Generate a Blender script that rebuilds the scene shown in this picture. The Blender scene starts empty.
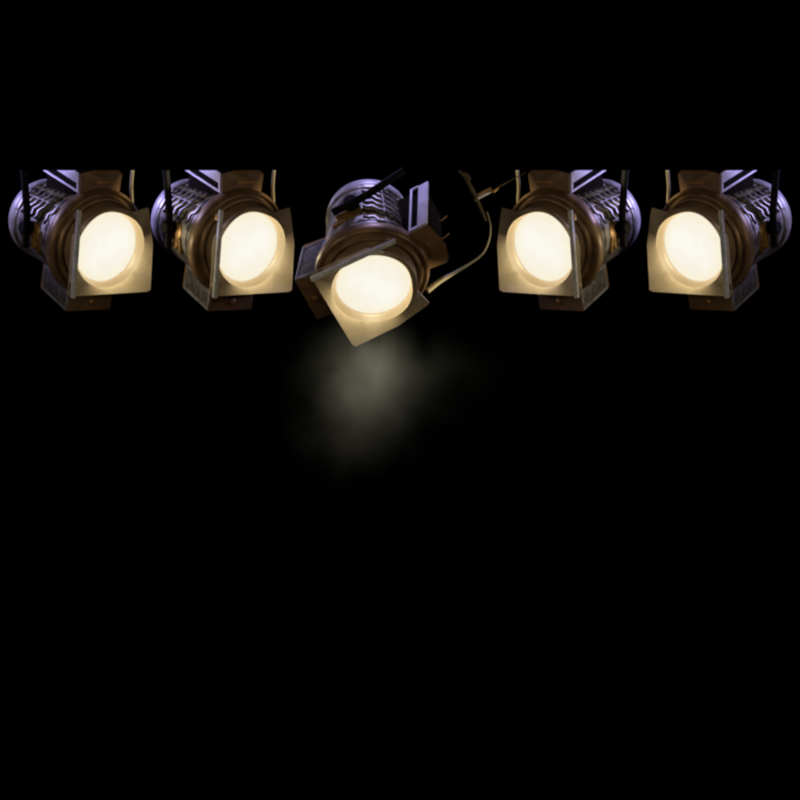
import bpy, bmesh, math, random
from mathutils import Vector, Matrix
random.seed(4)
C = bpy.context.scene.collection
S = bpy.context.scene
PX = 2.27/800            # metres per photo pixel in the plane of the row of lamps
FOV = math.radians(20)
D = 2.27/2/math.tan(FOV/2)
Z = PX/4.444             # lamp modelling unit
HOR = 170.25             # photo row of the level sight line (the rigging line)

# ------------------------------------------------------------- camera, world, exposure
cam = bpy.data.cameras.new('camera'); co = bpy.data.objects.new('camera', cam); C.objects.link(co)
cam.sensor_width = 36; cam.lens = 18/math.tan(FOV/2); cam.clip_end = 100
cam.shift_y = -(400-HOR)/800
co.location = (0, -D, 0); co.rotation_euler = (math.pi/2, 0, 0)
S.camera = co
w = bpy.data.worlds.new('World'); S.world = w; w.use_nodes = True
w.node_tree.nodes['Background'].inputs[0].default_value = (0, 0, 0, 1)
w.node_tree.nodes['Background'].inputs[1].default_value = 0
S.view_settings.view_transform = 'Standard'; S.view_settings.look = 'None'
S.view_settings.exposure = 0; S.view_settings.gamma = 1
S.cycles.filter_width = 2.6
S.cycles.volume_step_rate = 1.0

# ------------------------------------------------------------- frames of the five lamps
def cw(v): return Vector((v[0], -v[2], v[1]))      # (right, up, to viewer) -> world
TH, AL = math.radians(38), math.radians(24)
f = Vector((math.sin(TH)*math.cos(AL), -math.sin(TH)*math.sin(AL), math.cos(TH)))
u = (Vector((0, 1, 0)) - f.y*f).normalized()
r = u.cross(f)
def frame(px, py, k=1.0, roll=0.0):
    dist = D/k
    x = (px-400)*PX/k; z = -(py-HOR)*PX/k
    Rl = Matrix.Rotation(math.radians(-roll), 3, 'Z')
    cols = [cw(Rl@r), -cw(Rl@f), cw(Rl@u)]
    B = Matrix(cols).transposed()
    ray = Vector((x, dist, 0)).normalized()
    V = Matrix.Rotation(-math.atan2(ray.x, ray.y), 3, 'Z')
    if roll:
        V = Vector((0, 1, 0)).rotation_difference(Vector((x, dist, z)).normalized()).to_matrix()
    B = V@B
    return Matrix.Translation((x, dist-D, z))@B.to_4x4(), V, Rl
MIR = Matrix.Diagonal((-1, 1, 1, 1))
F1 = frame(99, 243.4); F2 = frame(240.6, 243.4); F3 = frame(372.6, 276.2, 1.041, 61.2)
F4 = frame(800-(649.9-99), 243.4)   # mirrored afterwards
frames = [(F1[0], F1, False), (F2[0], F2, False), (F3[0], F3, False),
          (MIR@F4[0], F4, True), (MIR@F1[0], F1, True)]

# ------------------------------------------------------------- lights for the row, added spots and fills among them
def light(kind, name, loc, target, power, col, size=0.0, cone=30, blend=0.5):
    l = bpy.data.lights.new(name, kind); l.energy = power; l.color = col
    if kind == 'SPOT':
        l.spot_size = math.radians(cone); l.spot_blend = blend; l.shadow_soft_size = size
    elif kind == 'AREA':
        l.size = size
    else: l.shadow_soft_size = size
    o = bpy.data.objects.new(name, l); C.objects.link(o); o.location = loc
    if target is not None:
        o.rotation_euler = (Vector(target)-Vector(loc)).to_track_quat('-Z', 'Y').to_euler()
    return o
def P(p, q, a): return Vector((p, -a, q))*Z         # across, up, forward of the lamp
for M, F, mir in frames:
    V, Rl = F[1], F[2]
    def away(d):
        v = V@cw(Rl@Vector(d).normalized())
        if mir: v.x = -v.x
        return v
    c = M@P(-80, 165, -300)
    # lavender stage light from the outer side and above, each lamp gets its own narrow pool
    light('SPOT', 'lavender_spot', c+away((-.82, .46, -.27))*1.5, c, 185, (.47, .44, 1.0), .13, 13.5, .9)
    # added unseen spot, glances warm light onto the cable to brighten it
    t = M@P(178, 240, -60)
    light('SPOT', 'cable_fill_spot', t+away((.86, .42, .25))*1.3, t, 70, (1, .85, .56), .02, 5.8, .4)
    # added point light in front of the lens, brightens rim and plate
    light('POINT', 'lens_glow', M@P(-25, 25, 97), None, .66, (1, .87, .62), 0.0)
M3 = frames[2][0]
b0 = M3@P(0, 0, 130)
light('SPOT', 'beam', b0, M3@P(0, 0, 700), 6.5, (1, .98, .74), 0.0, 95, 1.0)
light('AREA', 'warm_fill', (0, -5.2, 1.2), (0, 0, -.2), 10, (1, .80, .54), 1.2)
for sx in (-1, 1): light('AREA', 'side_fill', (sx*3.9, -3.4, .3), (sx*.5, 0, -.2), 17, (1, .84, .62), .9)

# ------------------------------------------------------------- materials
def mat(name, col, metal=0, rough=.5, var=.25, scale=30, col2=None, bump=0.0, spec=.5):
    m = bpy.data.materials.new(name); m.use_nodes = True; n = m.node_tree; b = n.nodes['Principled BSDF']
    tc = n.nodes.new('ShaderNodeTexCoord'); nz = n.nodes.new('ShaderNodeTexNoise')
    nz.inputs['Scale'].default_value = scale; nz.inputs['Detail'].default_value = 6
    n.links.new(tc.outputs['Object'], nz.inputs['Vector'])
    rp = n.nodes.new('ShaderNodeValToRGB')
    c2 = col2 or [x*(1-var) for x in col]
    rp.color_ramp.elements[0].color = (*c2, 1); rp.color_ramp.elements[0].position = .35
    rp.color_ramp.elements[1].color = (*[min(1, x*(1+var*.4)) for x in col], 1); rp.color_ramp.elements[1].position = .65
    n.links.new(nz.outputs['Fac'], rp.inputs[0]); n.links.new(rp.outputs[0], b.inputs['Base Color'])
    b.inputs['Metallic'].default_value = metal
    mr = n.nodes.new('ShaderNodeMapRange'); mr.inputs[3].default_value = rough*.8; mr.inputs[4].default_value = min(1, rough*1.25)
    n.links.new(nz.outputs['Fac'], mr.inputs[0]); n.links.new(mr.outputs[0], b.inputs['Roughness'])
    b.inputs['Specular IOR Level'].default_value = spec
    if bump:
        bp = n.nodes.new('ShaderNodeBump'); bp.inputs['Strength'].default_value = bump; bp.inputs['Distance'].default_value = .002
        n.links.new(nz.outputs['Fac'], bp.inputs['Height']); n.links.new(bp.outputs[0], b.inputs['Normal'])
    return m
BRONZE = mat('bronze', (.29, .185, .09), .25, .38, .5, 18, bump=.15, spec=.3)
PLATE = mat('brass_plate', (.60, .49, .31), .0, .5, .25, 14, bump=.1, spec=.2)
STEEL = mat('steel', (.33, .30, .265), .55, .45, .75, 34, bump=.6)
GRILLE = mat('grille', (.17, .155, .14), .3, .5, .5, 60, bump=.4)
SLOT = mat('slot_black', (.008, .007, .006), 0, .9, .2, 30, spec=.05)  # black colour stands for the shade inside the vent slots
TRIM = mat('dull_trim', (.30, .29, .30), .1, .5, .4, 50, bump=.2)
DARK = mat('black_metal', (.007, .006, .005), 0, .6, .3, 30, spec=.15)
EDGE = mat('pale_steel_edge', (.84, .85, .84), .0, .5, .35, 45, bump=.3)
BOX = mat('brown_box', (.25, .145, .065), .0, .5, .25, 22, bump=.1)
CAP = mat('pale_cap', (.58, .54, .56), .1, .45, .35, 24, bump=.2)
PANEL = mat('grey_panel', (.68, .64, .70), .0, .5, .15, 30)
BRASS = mat('brass', (.45, .26, .09), .5, .4, .4, 40)
ROOF = mat('core_black', (.008, .005, .003), 0, .9, .4, 30, spec=.02)  # near-black: dark roof plus the hollow's shade put into its colour
CREAM = mat('cream_cable', (.50, .43, .25), 0, .5, .1, 30)
HOOD = mat('hood_metal', (.34, .24, .13), 0, .5, .3, 20, bump=.1, spec=.2)
REFL = mat('reflector', (.52, .42, .27), .0, .35, .08, 10)
lens_m = bpy.data.materials.new('lit_lens'); lens_m.use_nodes = True
n = lens_m.node_tree; n.nodes.remove(n.nodes['Principled BSDF'])
em = n.nodes.new('ShaderNodeEmission'); tc = n.nodes.new('ShaderNodeTexCoord')
nz = n.nodes.new('ShaderNodeTexNoise'); nz.inputs['Scale'].default_value = 14
rp = n.nodes.new('ShaderNodeValToRGB')
rp.color_ramp.elements[0].color = (.93, .875, .73, 1); rp.color_ramp.elements[1].color = (.97, .945, .86, 1)
rp.color_ramp.elements[0].position = .3; rp.color_ramp.elements[1].position = .6
n.links.new(tc.outputs['Object'], nz.inputs['Vector']); n.links.new(nz.outputs[0], rp.inputs[0])
sp = n.nodes.new('ShaderNodeSeparateXYZ'); cb = n.nodes.new('ShaderNodeCombineXYZ'); ln = n.nodes.new('ShaderNodeVectorMath'); ln.operation = 'LENGTH'
n.links.new(tc.outputs['Object'], sp.inputs[0]); n.links.new(sp.outputs[0], cb.inputs[0]); n.links.new(sp.outputs[2], cb.inputs[2]); n.links.new(cb.outputs[0], ln.inputs[0])
mg = n.nodes.new('ShaderNodeMapRange'); mg.interpolation_type = 'SMOOTHSTEP'; mg.inputs[1].default_value = 90*Z; mg.inputs[2].default_value = 166*Z
n.links.new(ln.outputs['Value'], mg.inputs[0])
mx = n.nodes.new('ShaderNodeMix'); mx.data_type = 'RGBA'; n.links.new(mg.outputs[0], mx.inputs[0])
n.links.new(rp.outputs[0], mx.inputs[6]); mx.inputs[7].default_value = (.95, .87, .67, 1)
n.links.new(mx.outputs[2], em.inputs[0]); em.inputs[1].default_value = 1.0
n.links.new(em.outputs[0], n.nodes['Material Output'].inputs[0])

# ------------------------------------------------------------- mesh helpers
def obj(name, bm, m, parent=None, smooth=35):
    bmesh.ops.recalc_face_normals(bm, faces=bm.faces)
    me = bpy.data.meshes.new(name); bm.to_mesh(me); bm.free()
    for k in (m if isinstance(m, (list, tuple)) else [m]): me.materials.append(k)
    if smooth:
        for p in me.polygons: p.use_smooth = True
        me.set_sharp_from_angle(angle=math.radians(smooth))
    o = bpy.data.objects.new(name, me); C.objects.link(o)
    if parent: o.parent = parent
    return o
def lathe(prof, N=96, closed=False):
    bm = bmesh.new(); rings = []
    for a, R in prof:
        rings.append([bm.verts.new(P(R*math.cos(2*math.pi*i/N), R*math.sin(2*math.pi*i/N), a)) for i in range(N)])
    pr = list(zip(rings, rings[1:])) + ([(rings[-1], rings[0])] if closed else [])
    for A, B in pr:
        for i in range(N): bm.faces.new((A[i], A[(i+1) % N], B[(i+1) % N], B[i]))
    if not closed:
        bm.faces.new(rings[0]); bm.faces.new(rings[-1])
    return bm
def bev(bm, w, seg=2):
    bmesh.ops.bevel(bm, geom=[e for e in bm.edges if e.is_manifold and e.calc_face_angle(0) > .4],
                    offset=w*Z, segments=seg, affect='EDGES', profile=.6)
    return bm
def prism(front, back, w=3):                       # two matching outlines of (p, q, a)
    bm = bmesh.new()
    A = [bm.verts.new(P(*v)) for v in front]; B = [bm.verts.new(P(*v)) for v in back]
    bm.faces.new(A); bm.faces.new(B[::-1]); k = len(A)
    for i in range(k): bm.faces.new((A[i], B[i], B[(i+1) % k], A[(i+1) % k]))
    bmesh.ops.recalc_face_normals(bm, faces=bm.faces)
    return bev(bm, w) if w else bm
def box(p0, p1, q0, q1, a0, a1, w=3):
    o = [(p0, q0), (p1, q0), (p1, q1), (p0, q1)]
    return prism([(p, q, a1) for p, q in o], [(p, q, a0) for p, q in o], w)
def tube(pts, rad, N=12, flat=1.0):                # pts Vectors in metres, rad list in metres
    bm = bmesh.new(); rings = []
    n_ = len(pts); prev = None
    for i, p in enumerate(pts):
        t = (pts[min(i+1, n_-1)]-pts[max(i-1, 0)]).normalized()
        if prev is None: s = t.cross(Vector((0, 1, 0.1))).normalized()
        else: s = (prev - prev.dot(t)*t).normalized()
        prev = s; b = t.cross(s)
        rr = rad[i] if isinstance(rad, list) else rad
        rings.append([bm.verts.new(p+s*rr*math.cos(2*math.pi*k/N)+b*rr*flat*math.sin(2*math.pi*k/N)) for k in range(N)])
    for A, B in zip(rings, rings[1:]):
        for i in range(N): bm.faces.new((A[i], A[(i+1) % N], B[(i+1) % N], B[i]))
    bm.faces.new(rings[0]); bm.faces.new(rings[-1][::-1])
    return bm
def spline(pts, n_=8):
    out = []
    P_ = [pts[0]]+list(pts)+[pts[-1]]
    for i in range(1, len(P_)-2):
        for k in range(n_):
            t = k/n_; a, b, c, d = P_[i-1], P_[i], P_[i+1], P_[i+2]
            out.append(.5*((2*b)+(c-a)*t+(2*a-5*b+4*c-d)*t*t+(3*b-3*c+d-a)*t**3))
    out.append(pts[-1]); return out

def body_r(a):                                     # housing radius
    return 206+(a+70)*.075
def edge_plate():                                  # square plate with a round hole, one corner folded forward to catch the lens light
    outer = [(204, 176, 52), (219, 20, 104), (196, -180, 168), (-181, -217, 78), (-206, 60, 82), (-168, 96, 80), (-110, 154, 78), (-40, 185, 76), (40, 180, 72), (112, 160, 64)]
    N = 96; HR = 180; rows = []
    bm = bmesh.new()
    for i in range(N):
        t = 2*math.pi*i/N; d = (math.cos(t), math.sin(t)); best = None
        for j in range(len(outer)):
            A, B = outer[j], outer[(j+1) % len(outer)]
            ex, ey = B[0]-A[0], B[1]-A[1]; det = d[0]*ey-d[1]*ex
            if abs(det) < 1e-6: continue
            s = (A[0]*ey-A[1]*ex)/det; v = (A[0]*d[1]-A[1]*d[0])/det
            if s > 0 and -1e-6 <= v <= 1+1e-6: best = (s, A[2]+(B[2]-A[2])*v)
        s, ao = best
        wgt = max(0, math.cos(t+math.radians(42)))
        ai = 88+2*wgt
        row = []
        HR = 179-15*math.exp(-((math.degrees(t)-72)/32)**2)
        for k in range(7):
            h = k/6; rad = HR+(max(s, HR+2)-HR)*h
            row.append((rad*d[0], rad*d[1], ai+(ao-ai)*(h**.8)))
        rows.append(row)
    Fv = [[bm.verts.new(P(*v)) for v in row] for row in rows]
    Bv = [[bm.verts.new(P(v[0], v[1], v[2]-7)) for v in row] for row in rows]
    for i in range(N):
        j = (i+1) % N
        for k in range(6):
            bm.faces.new((Fv[i][k], Fv[j][k], Fv[j][k+1], Fv[i][k+1]))
            bm.faces.new((Bv[i][k], Bv[i][k+1], Bv[j][k+1], Bv[j][k]))
        bm.faces.new((Fv[i][6], Fv[j][6], Bv[j][6], Bv[i][6]))
        bm.faces.new((Fv[i][0], Bv[i][0], Bv[j][0], Fv[j][0]))
    return bm

def louver(a0, row):                                    # bent black strip, a slot's shade put into its colour, with raised lip
    bm = bmesh.new(); idx = 0
    path = row
    def P2(ph, a, h):
        R = body_r(a)+h; t = math.radians(180-ph)
        return P(R*math.cos(t), R*math.sin(t), a)
    dense = []
    for (x0, y0), (x1, y1) in zip(path, path[1:]):
        for k in range(3): dense.append((x0+(x1-x0)*k/3, y0+(y1-y0)*k/3))
    dense.append(path[-1])
    for off, width, h0, h1, mi in ((0, 21, 1.5, 2.0, 1), (21, 5, 2, 7, 0)):
        rings = []
        for ph, da in dense:
            a = a0+da+off
            rings.append([bm.verts.new(P2(ph, a, -4)), bm.verts.new(P2(ph, a, h1)),
                          bm.verts.new(P2(ph, a+width, h0)), bm.verts.new(P2(ph, a+width, -4))])
        for A, B in zip(rings, rings[1:]):
            for i in range(4):
                fc = bm.faces.new((A[i], A[(i+1) % 4], B[(i+1) % 4], B[i])); fc.material_index = mi
        bm.faces.new(rings[0]).material_index = mi; bm.faces.new(rings[-1]).material_index = mi
    return bm

def make_spotlight(M, long_cable=None):
    root = bpy.data.objects.new('stage_spotlight', None); C.objects.link(root); root.matrix_basis = M
    root.empty_display_size = .1
    hs = obj('housing', lathe([(-50, 120), (-50, 210), (-62, 210), (-66, 206.3), (-130, body_r(-130)), (-132, body_r(-132)+4), (-142, body_r(-142)+4),
              (-144, body_r(-144)), (-395, body_r(-395)), (-397, body_r(-397)+5), (-412, body_r(-412)+5), (-414, body_r(-414)),
              (-422, 172), (-424, 120)]), STEEL, root)
    obj('rear_cap', lathe([(-418, 120), (-418, 178), (-424, 181), (-446, 180), (-464, 175), (-482, 166), (-497, 152), (-507, 130), (-514, 95), (-517, 30)]), CAP, root)
    for k in range(7):
        obj('louver', louver(-152-42*k, [(14, -24), (20, -6), (27, -10), (34, 14), (41, 20)]), [STEEL, SLOT], hs, 20)
        obj('louver', louver(-164-42*k, [(43, -22), (49, -4), (54, -8), (60, 14), (66, 18)]), [STEEL, SLOT], hs, 20)
    ring = obj('front_ring', lathe([(-64, 170), (-66, 232), (-60, 242), (-48, 246), (-22, 246), (-10, 242), (-4, 234), (-8, 227), (-14, 223),
              (-12, 216), (0, 213), (8, 207), (10, 200), (4, 195), (-6, 192), (-6, 170)], closed=True), BRONZE, root)
    hood = obj('lens_hood', lathe([(-6, 188), (60, 189), (78, 189), (82, 187), (82, 183), (60, 183), (-6, 183)], closed=True), HOOD, root)
    obj('reflector_rim', lathe([(40, 182), (80, 182.5), (86, 182), (87, 179.5), (85, 178.5), (70, 167), (54, 157), (40, 157)], closed=True), REFL, hood)
    le = obj('lens', lathe([(44, 163), (52, 162), (57, 157.5), (60, 130), (62, 90), (63, 40)]), lens_m, root)
    obj('face_plate', edge_plate(), PLATE, root)
    bd = obj('barn_door', prism([(-226, 188, 122), (-208, 188, 125), (-171, -212, 125), (-190, -212, 120)],
              [(-224, 188, 104), (-212, 188, 104), (-174, -212, 102), (-188, -212, 102)], 4), EDGE, root)
    for q in (150, -165):
        e = -222+(195-q)*.094
        obj('hinge', box(e-4, e+22, q-14, q+14, 84, 103, 3), BRASS, bd)
    # upper control box with a frame-like side
    T = [(-115, 210), (97, 210), (97, 308), (72, 328), (-4, 342), (-127, 312)]
    ub = obj('upper_box', prism([(p, q, -36) for p, q in T], [(p*.9+4, q*.93, -60) for p, q in T], 3), BOX, root)
    obj('box_core', prism([(-84, 190, -62), (92, 190, -62), (88, 300, -62), (-104, 298, -62)],
                          [(-74, 150, -355), (80, 150, -355), (78, 312, -350), (-94, 310, -350)], 3), ROOF, ub)  # solid dark block fills the shaded hollow behind the side frame
    # side frame: upper band, lower rail, two posts
    def side(q0, q1, a0, a1, th=12):
        def pl(q, a): return -107-(q-212)*.16+(-36-a)*.035
        def qq(q, a): return q-13+(-36-a)*.08
        return prism([(pl(q0, a1), qq(q0, a1), a1), (pl(q0, a1)+th, qq(q0, a1), a1), (pl(q1, a1)+th, qq(q1, a1), a1), (pl(q1, a1), qq(q1, a1), a1)],
                     [(pl(q0, a0), qq(q0, a0), a0), (pl(q0, a0)+th, qq(q0, a0), a0), (pl(q1, a0)+th, qq(q1, a0), a0), (pl(q1, a0), qq(q1, a0), a0)], 2)
    obj('side_band', side(268, 316, -362, -61), PANEL, ub)
    obj('side_rail', side(226, 236, -370, -61, 9), PANEL, ub)
    obj('side_post', side(237, 267, -76, -62, 9), PANEL, ub)
    obj('side_post', side(237, 267, -370, -358, 9), PANEL, ub)
    obj('label_plate', box(-35, 62, 262, 276, -37, -32, 1.5), BRASS, ub)
    for q in (268, 300):
        obj('terminal_pin', tube([P(50, 270, -150-(q-268)*4), P(58, 322, -160-(q-268)*4), P(56, 346, -175-(q-268)*4)], 3*Z, 8), BRASS, ub)
    # lower box
    F = [(-117, -312), (117, -312), (117, -205), (-117, -205)]
    B = [(-104, -272), (104, -272), (104, -150), (-104, -150)]
    lb = obj('lower_box', prism([(p, q, 0) for p, q in F], [(p, q, -250) for p, q in B], 5), BOX, root)
    def sd(q, a, d=0):                              # a point on the left side of the lower box
        t = -a/250; return (-117+13*t-d, (-312+q*107)*(1-t)+(-272+q*122)*t, a)
    def strip(q0, q1, a0, a1, d):
        A = [sd(q0, a1, d), sd(q0, a0, d), sd(q1, a0, d), sd(q1, a1, d)]
        Bk = [sd(q0, a1, -3), sd(q0, a0, -3), sd(q1, a0, -3), sd(q1, a1, -3)]
        return prism(A, Bk, 1.5)
    gp = obj('side_grille', strip(.13, .87, -222, -12, 2), GRILLE, lb)
    for q0, q1, a0, a1 in ((0.01, .12, -228, -4), (.88, .99, -228, -4), (.13, .87, -16, -4), (.13, .87, -228, -218)):
        obj('grille_edge', strip(q0, q1, a0, a1, 5), TRIM, lb)
    rv = lathe([(0, 15), (6, 15), (10, 11), (12, 4)], 24)
    bmesh.ops.translate(rv, verts=rv.verts, vec=P(4, -270, 0)); obj('rivet', rv, BRASS, lb)
    fl = box(-112, 112, -236, -226, 1, 14, 2); obj('front_lip', fl, BRONZE, lb)
    # yoke and its knob
    def arm(sg):
        pts = [P(sg*224, -78, -228), P(sg*225, -50, -232), P(sg*224, 40, -250), P(sg*219, 150, -298), P(sg*213, 240, -345)]+([P(-212, 258, -353)] if sg < 0 else [])
        return tube(spline(pts, 5), 18*Z, 12, .7)
    yk = obj('yoke', arm(-1), DARK, root); obj('yoke_arm', arm(1), DARK, yk)
    def side_lathe(prof, q, a, sg=-1, N=10):
        bm = bmesh.new(); rings = []
        for p, R in prof:
            rings.append([bm.verts.new(P(sg*p, q+R*math.cos(2*math.pi*i/N), a+R*math.sin(2*math.pi*i/N))) for i in range(N)])
        for A, B_ in zip(rings, rings[1:]):
            for i in range(N): bm.faces.new((A[i], A[(i+1) % N], B_[(i+1) % N], B_[i]))
        bm.faces.new(rings[0]); bm.faces.new(rings[-1]); return bm
    obj('pivot_knob', side_lathe([(160, 30), (207, 30), (209, 20), (228, 20), (230, 30), (249, 30), (255, 24)], 10, -244), DARK, root, 20)
    obj('pivot_plate', side_lathe([(160, 44), (199, 44), (203, 38)], -2, -222, N=24), BRASS, root)
    obj('clamp_bolt', side_lathe([(160, 22), (203, 22), (205, 18)], -58, -212, N=6), BRASS, root, 20)
    obj('latch', prism([(-192, -96, -176), (-174, -96, -176), (-190, -26, -176), (-208, -26, -176)],
                       [(-190, -96, -196), (-172, -96, -196), (-188, -26, -196), (-206, -26, -196)], 3), BRASS, root)
    # cable
    if long_cable: pts, rad = long_cable
    else:
        pts = [P(200, 140, -68), P(194, 180, -66), P(177, 238, -62), P(169, 305, -60), P(167, 380, -60)]; rad = [7.5*Z]*5
    sp = spline(pts, 8)
    rr = []
    for i in range(len(sp)):
        x = i/8; k = min(int(x), len(rad)-2); rr.append(rad[k]+(rad[k+1]-rad[k])*(x-k))
    obj('power_cable', tube(sp, rr, 10), CREAM, root)
    return root

def kids(o): return [c for c in bpy.data.objects if c.parent == o]
def cut_top(root):                                 # nothing of this lamp stands above the rigging line z = 0
    bpy.context.view_layer.update()
    for c in kids(root)+[g for k in kids(root) for g in kids(k)]:
        Mi = c.matrix_world.inverted()
        co_ = Mi@Vector((0, 0, 0)); no = (Mi.to_3x3()@Vector((0, 0, 1))).normalized()
        bm = bmesh.new(); bm.from_mesh(c.data)
        ext = max((c.matrix_world@v.co).z for v in bm.verts)
        if ext > 0:
            bmesh.ops.bisect_plane(bm, geom=bm.verts[:]+bm.edges[:]+bm.faces[:], plane_co=co_, plane_no=no, clear_outer=True)
            ed = [e for e in bm.edges if e.is_boundary]
            if ed: bmesh.ops.holes_fill(bm, edges=ed)
            bm.to_mesh(c.data)
        empty = len(bm.verts) == 0
        bm.free()
        if empty: bpy.data.objects.remove(c)
def copy_tree(o, parent=None):
    c = o.copy(); C.objects.link(c)
    if parent: c.parent = parent
    for ch in kids(o): copy_tree(ch, c)
    return c
def describe(o, label, cat, group=None):
    o['label'] = label; o['category'] = cat
    if group: o['group'] = group

# ------------------------------------------------------------- the row of spotlights
G = 'lit stage spotlights hung in a row'
s1 = make_spotlight(frames[0][0]); cut_top(s1)
s2 = copy_tree(s1); s2.matrix_basis = frames[1][0]
s4 = copy_tree(s1); s4.matrix_basis = frames[3][0]
s5 = copy_tree(s1); s5.matrix_basis = frames[4][0]
def W(px, py, y):                                  # photo pixel at world depth y
    k = (D+y)/D; return Vector(((px-400)*PX*k, y, -(py-HOR)*PX*k))
M3i = M3.inverted()
yc = -.17
cable = [(427, 291), (440, 281), (456, 272), (471, 263), (483, 253), (489, 240), (490.5, 226), (487, 212)]
pts = [M3i@W(x, y, yc+.02*i) for i, (x, y) in enumerate(cable)]
rad = [PX*v for v in (3.0, 2.5, 1.6, 1.15, 1.0, .9, .75, .6)]
s3 = make_spotlight(M3, (pts, rad))
describe(s1, 'brown stage spotlight at the far left end of the row, beam aimed right', 'spotlight', G)
describe(s2, 'lit brown spotlight between the far left one and the tilted middle one', 'spotlight', G)
describe(s3, 'tilted middle spotlight aimed downward above the smoke, long cable at its side', 'spotlight', G)
describe(s4, 'left-facing spotlight next to the metal clip, second from the right end', 'spotlight', G)
describe(s5, 'left-facing stage spotlight at the far right end of the row', 'spotlight', G)

# ------------------------------------------------------------- hook clip and strap right of the middle lamp
OLIVE = mat('olive_strap', (.17, .13, .05), 0, .7, .4, 60, spec=.2)
hk = bpy.data.objects.new('cable_clip', None); C.objects.link(hk); hk.location = W(480, 198, -.02); hk.empty_display_size = .03
describe(hk, 'small metal clip with olive strap hanging beside the tilted middle spotlight', 'cable clip')
hi = Matrix.Translation(-hk.location)
def hp(x, y, d=-.02): return hi@W(x, y, d)
obj('strap', tube(spline([hp(459, 170.5), hp(464, 176), hp(468, 182), hp(472, 190), hp(477, 200), hp(482, 211), hp(486, 221)], 6),
    [PX*(1.0+.9*math.sin(min(i, 36-i)/36*3.1416)) for i in range(37)], 8, .5), OLIVE, hk)
obj('strap_lug', tube([hp(464, 173), hp(467, 178), hp(470, 181)], [PX*2, PX*3.4, PX*1.6], 8, .5), OLIVE, hk)
obj('clip_body', tube([hp(475, 200.5), hp(480, 197), hp(487, 193.5), hp(491, 192)], [PX*1.0, PX*1.5, PX*1.3, PX*.9], 8, .6), EDGE, hk)
obj('clip_gate', tube([hp(477, 195, -.03), hp(485, 191, -.03), hp(491, 188, -.03)], PX*1.3, 8), BRASS, hk)
obj('screw_sleeve', tube([hp(490, 191), hp(494, 191), hp(498, 188)], [PX*1.2, PX*2.0, PX*1.2], 8), BRASS, hk)
obj('tether', tube(spline([hp(497, 188), hp(508, 182), hp(518, 176.5), hp(526, 172.5)], 6), PX*.6, 8), OLIVE, hk)

# ------------------------------------------------------------- smoke drifting in the beam
sm = bpy.data.materials.new('smoke'); sm.use_nodes = True
n = sm.node_tree; n.nodes.remove(n.nodes['Principled BSDF'])
vol = n.nodes.new('ShaderNodeVolumePrincipled'); vol.inputs['Color'].default_value = (.86, .86, .80, 1)
vol.inputs['Anisotropy'].default_value = 0.0
n.links.new(vol.outputs[0], n.nodes['Material Output'].inputs['Volume'])
tc = n.nodes.new('ShaderNodeTexCoord')
def mth(op, a, b=None):
    m = n.nodes.new('ShaderNodeMath'); m.operation = op
    for i, v in enumerate((a, b)):
        if v is None: continue
        if isinstance(v, (int, float)): m.inputs[i].default_value = v
        else: n.links.new(v, m.inputs[i])
    return m.outputs[0]
SC = W(372, 385, -.60)
def blob(px, py, y, rx, rz, ry, amp):
    c = W(px, py, y)-SC
    mp = n.nodes.new('ShaderNodeVectorMath'); mp.operation = 'SUBTRACT'; mp.inputs[1].default_value = c
    n.links.new(tc.outputs['Object'], mp.inputs[0])
    dv = n.nodes.new('ShaderNodeVectorMath'); dv.operation = 'DIVIDE'; dv.inputs[1].default_value = (rx*PX, ry*PX, rz*PX)
    n.links.new(mp.outputs[0], dv.inputs[0])
    ln = n.nodes.new('ShaderNodeVectorMath'); ln.operation = 'LENGTH'; n.links.new(dv.outputs[0], ln.inputs[0])
    sq = mth('MULTIPLY', ln.outputs['Value'], ln.outputs['Value'])
    return mth('MULTIPLY', mth('EXPONENT', mth('MULTIPLY', sq, -1.0)), amp)
d = blob(370, 382, -.60, 28, 31, 34, 1.0)
for b in ((340, 362, -.56, 34, 30, 40, .10), (345, 425, -.64, 36, 38, 45, .12), (440, 366, -.60, 60, 34, 45, .045), (370, 405, -.62, 66, 52, 50, .05)):
    d = mth('ADD', d, blob(*b))
nz = n.nodes.new('ShaderNodeTexNoise'); nz.inputs['Scale'].default_value = 10; nz.inputs['Detail'].default_value = 4
n.links.new(tc.outputs['Object'], nz.inputs['Vector'])
ns = n.nodes.new('ShaderNodeMapRange'); ns.inputs[1].default_value = .35; ns.inputs[2].default_value = .7
ns.inputs[3].default_value = .3; ns.inputs[4].default_value = 1.6
n.links.new(nz.outputs['Fac'], ns.inputs[0])
SMOKE = 2.2
d = mth('MULTIPLY', mth('MULTIPLY', d, ns.outputs[0]), SMOKE)
d = mth('MAXIMUM', mth('SUBTRACT', d, .02), 0.0)
n.links.new(d, vol.inputs['Density'])
bm = bmesh.new(); bmesh.ops.create_icosphere(bm, subdivisions=4, radius=1.0)
for v in bm.verts: v.co = Vector((v.co.x*175*PX, v.co.y*110*PX, v.co.z*150*PX))
so = obj('smoke', bm, sm); so.location = SC; so['kind'] = 'stuff'
describe(so, 'faint grey smoke drifting below the tilted middle spotlight', 'smoke')

# ------------------------------------------------------------- black backdrop
BD = mat('black_velvet', (0, 0, 0), 0, 1, 0, 10, spec=0)
bm = bmesh.new()
vs = [[bm.verts.new((-6+12*i/60, 3+.06*math.sin(i*1.7), z)) for z in (-5, 4)] for i in range(61)]
for A, B in zip(vs, vs[1:]): bm.faces.new((A[0], B[0], B[1], A[1]))
bd = obj('backdrop', bm, BD, None, 180); bd['kind'] = 'structure'
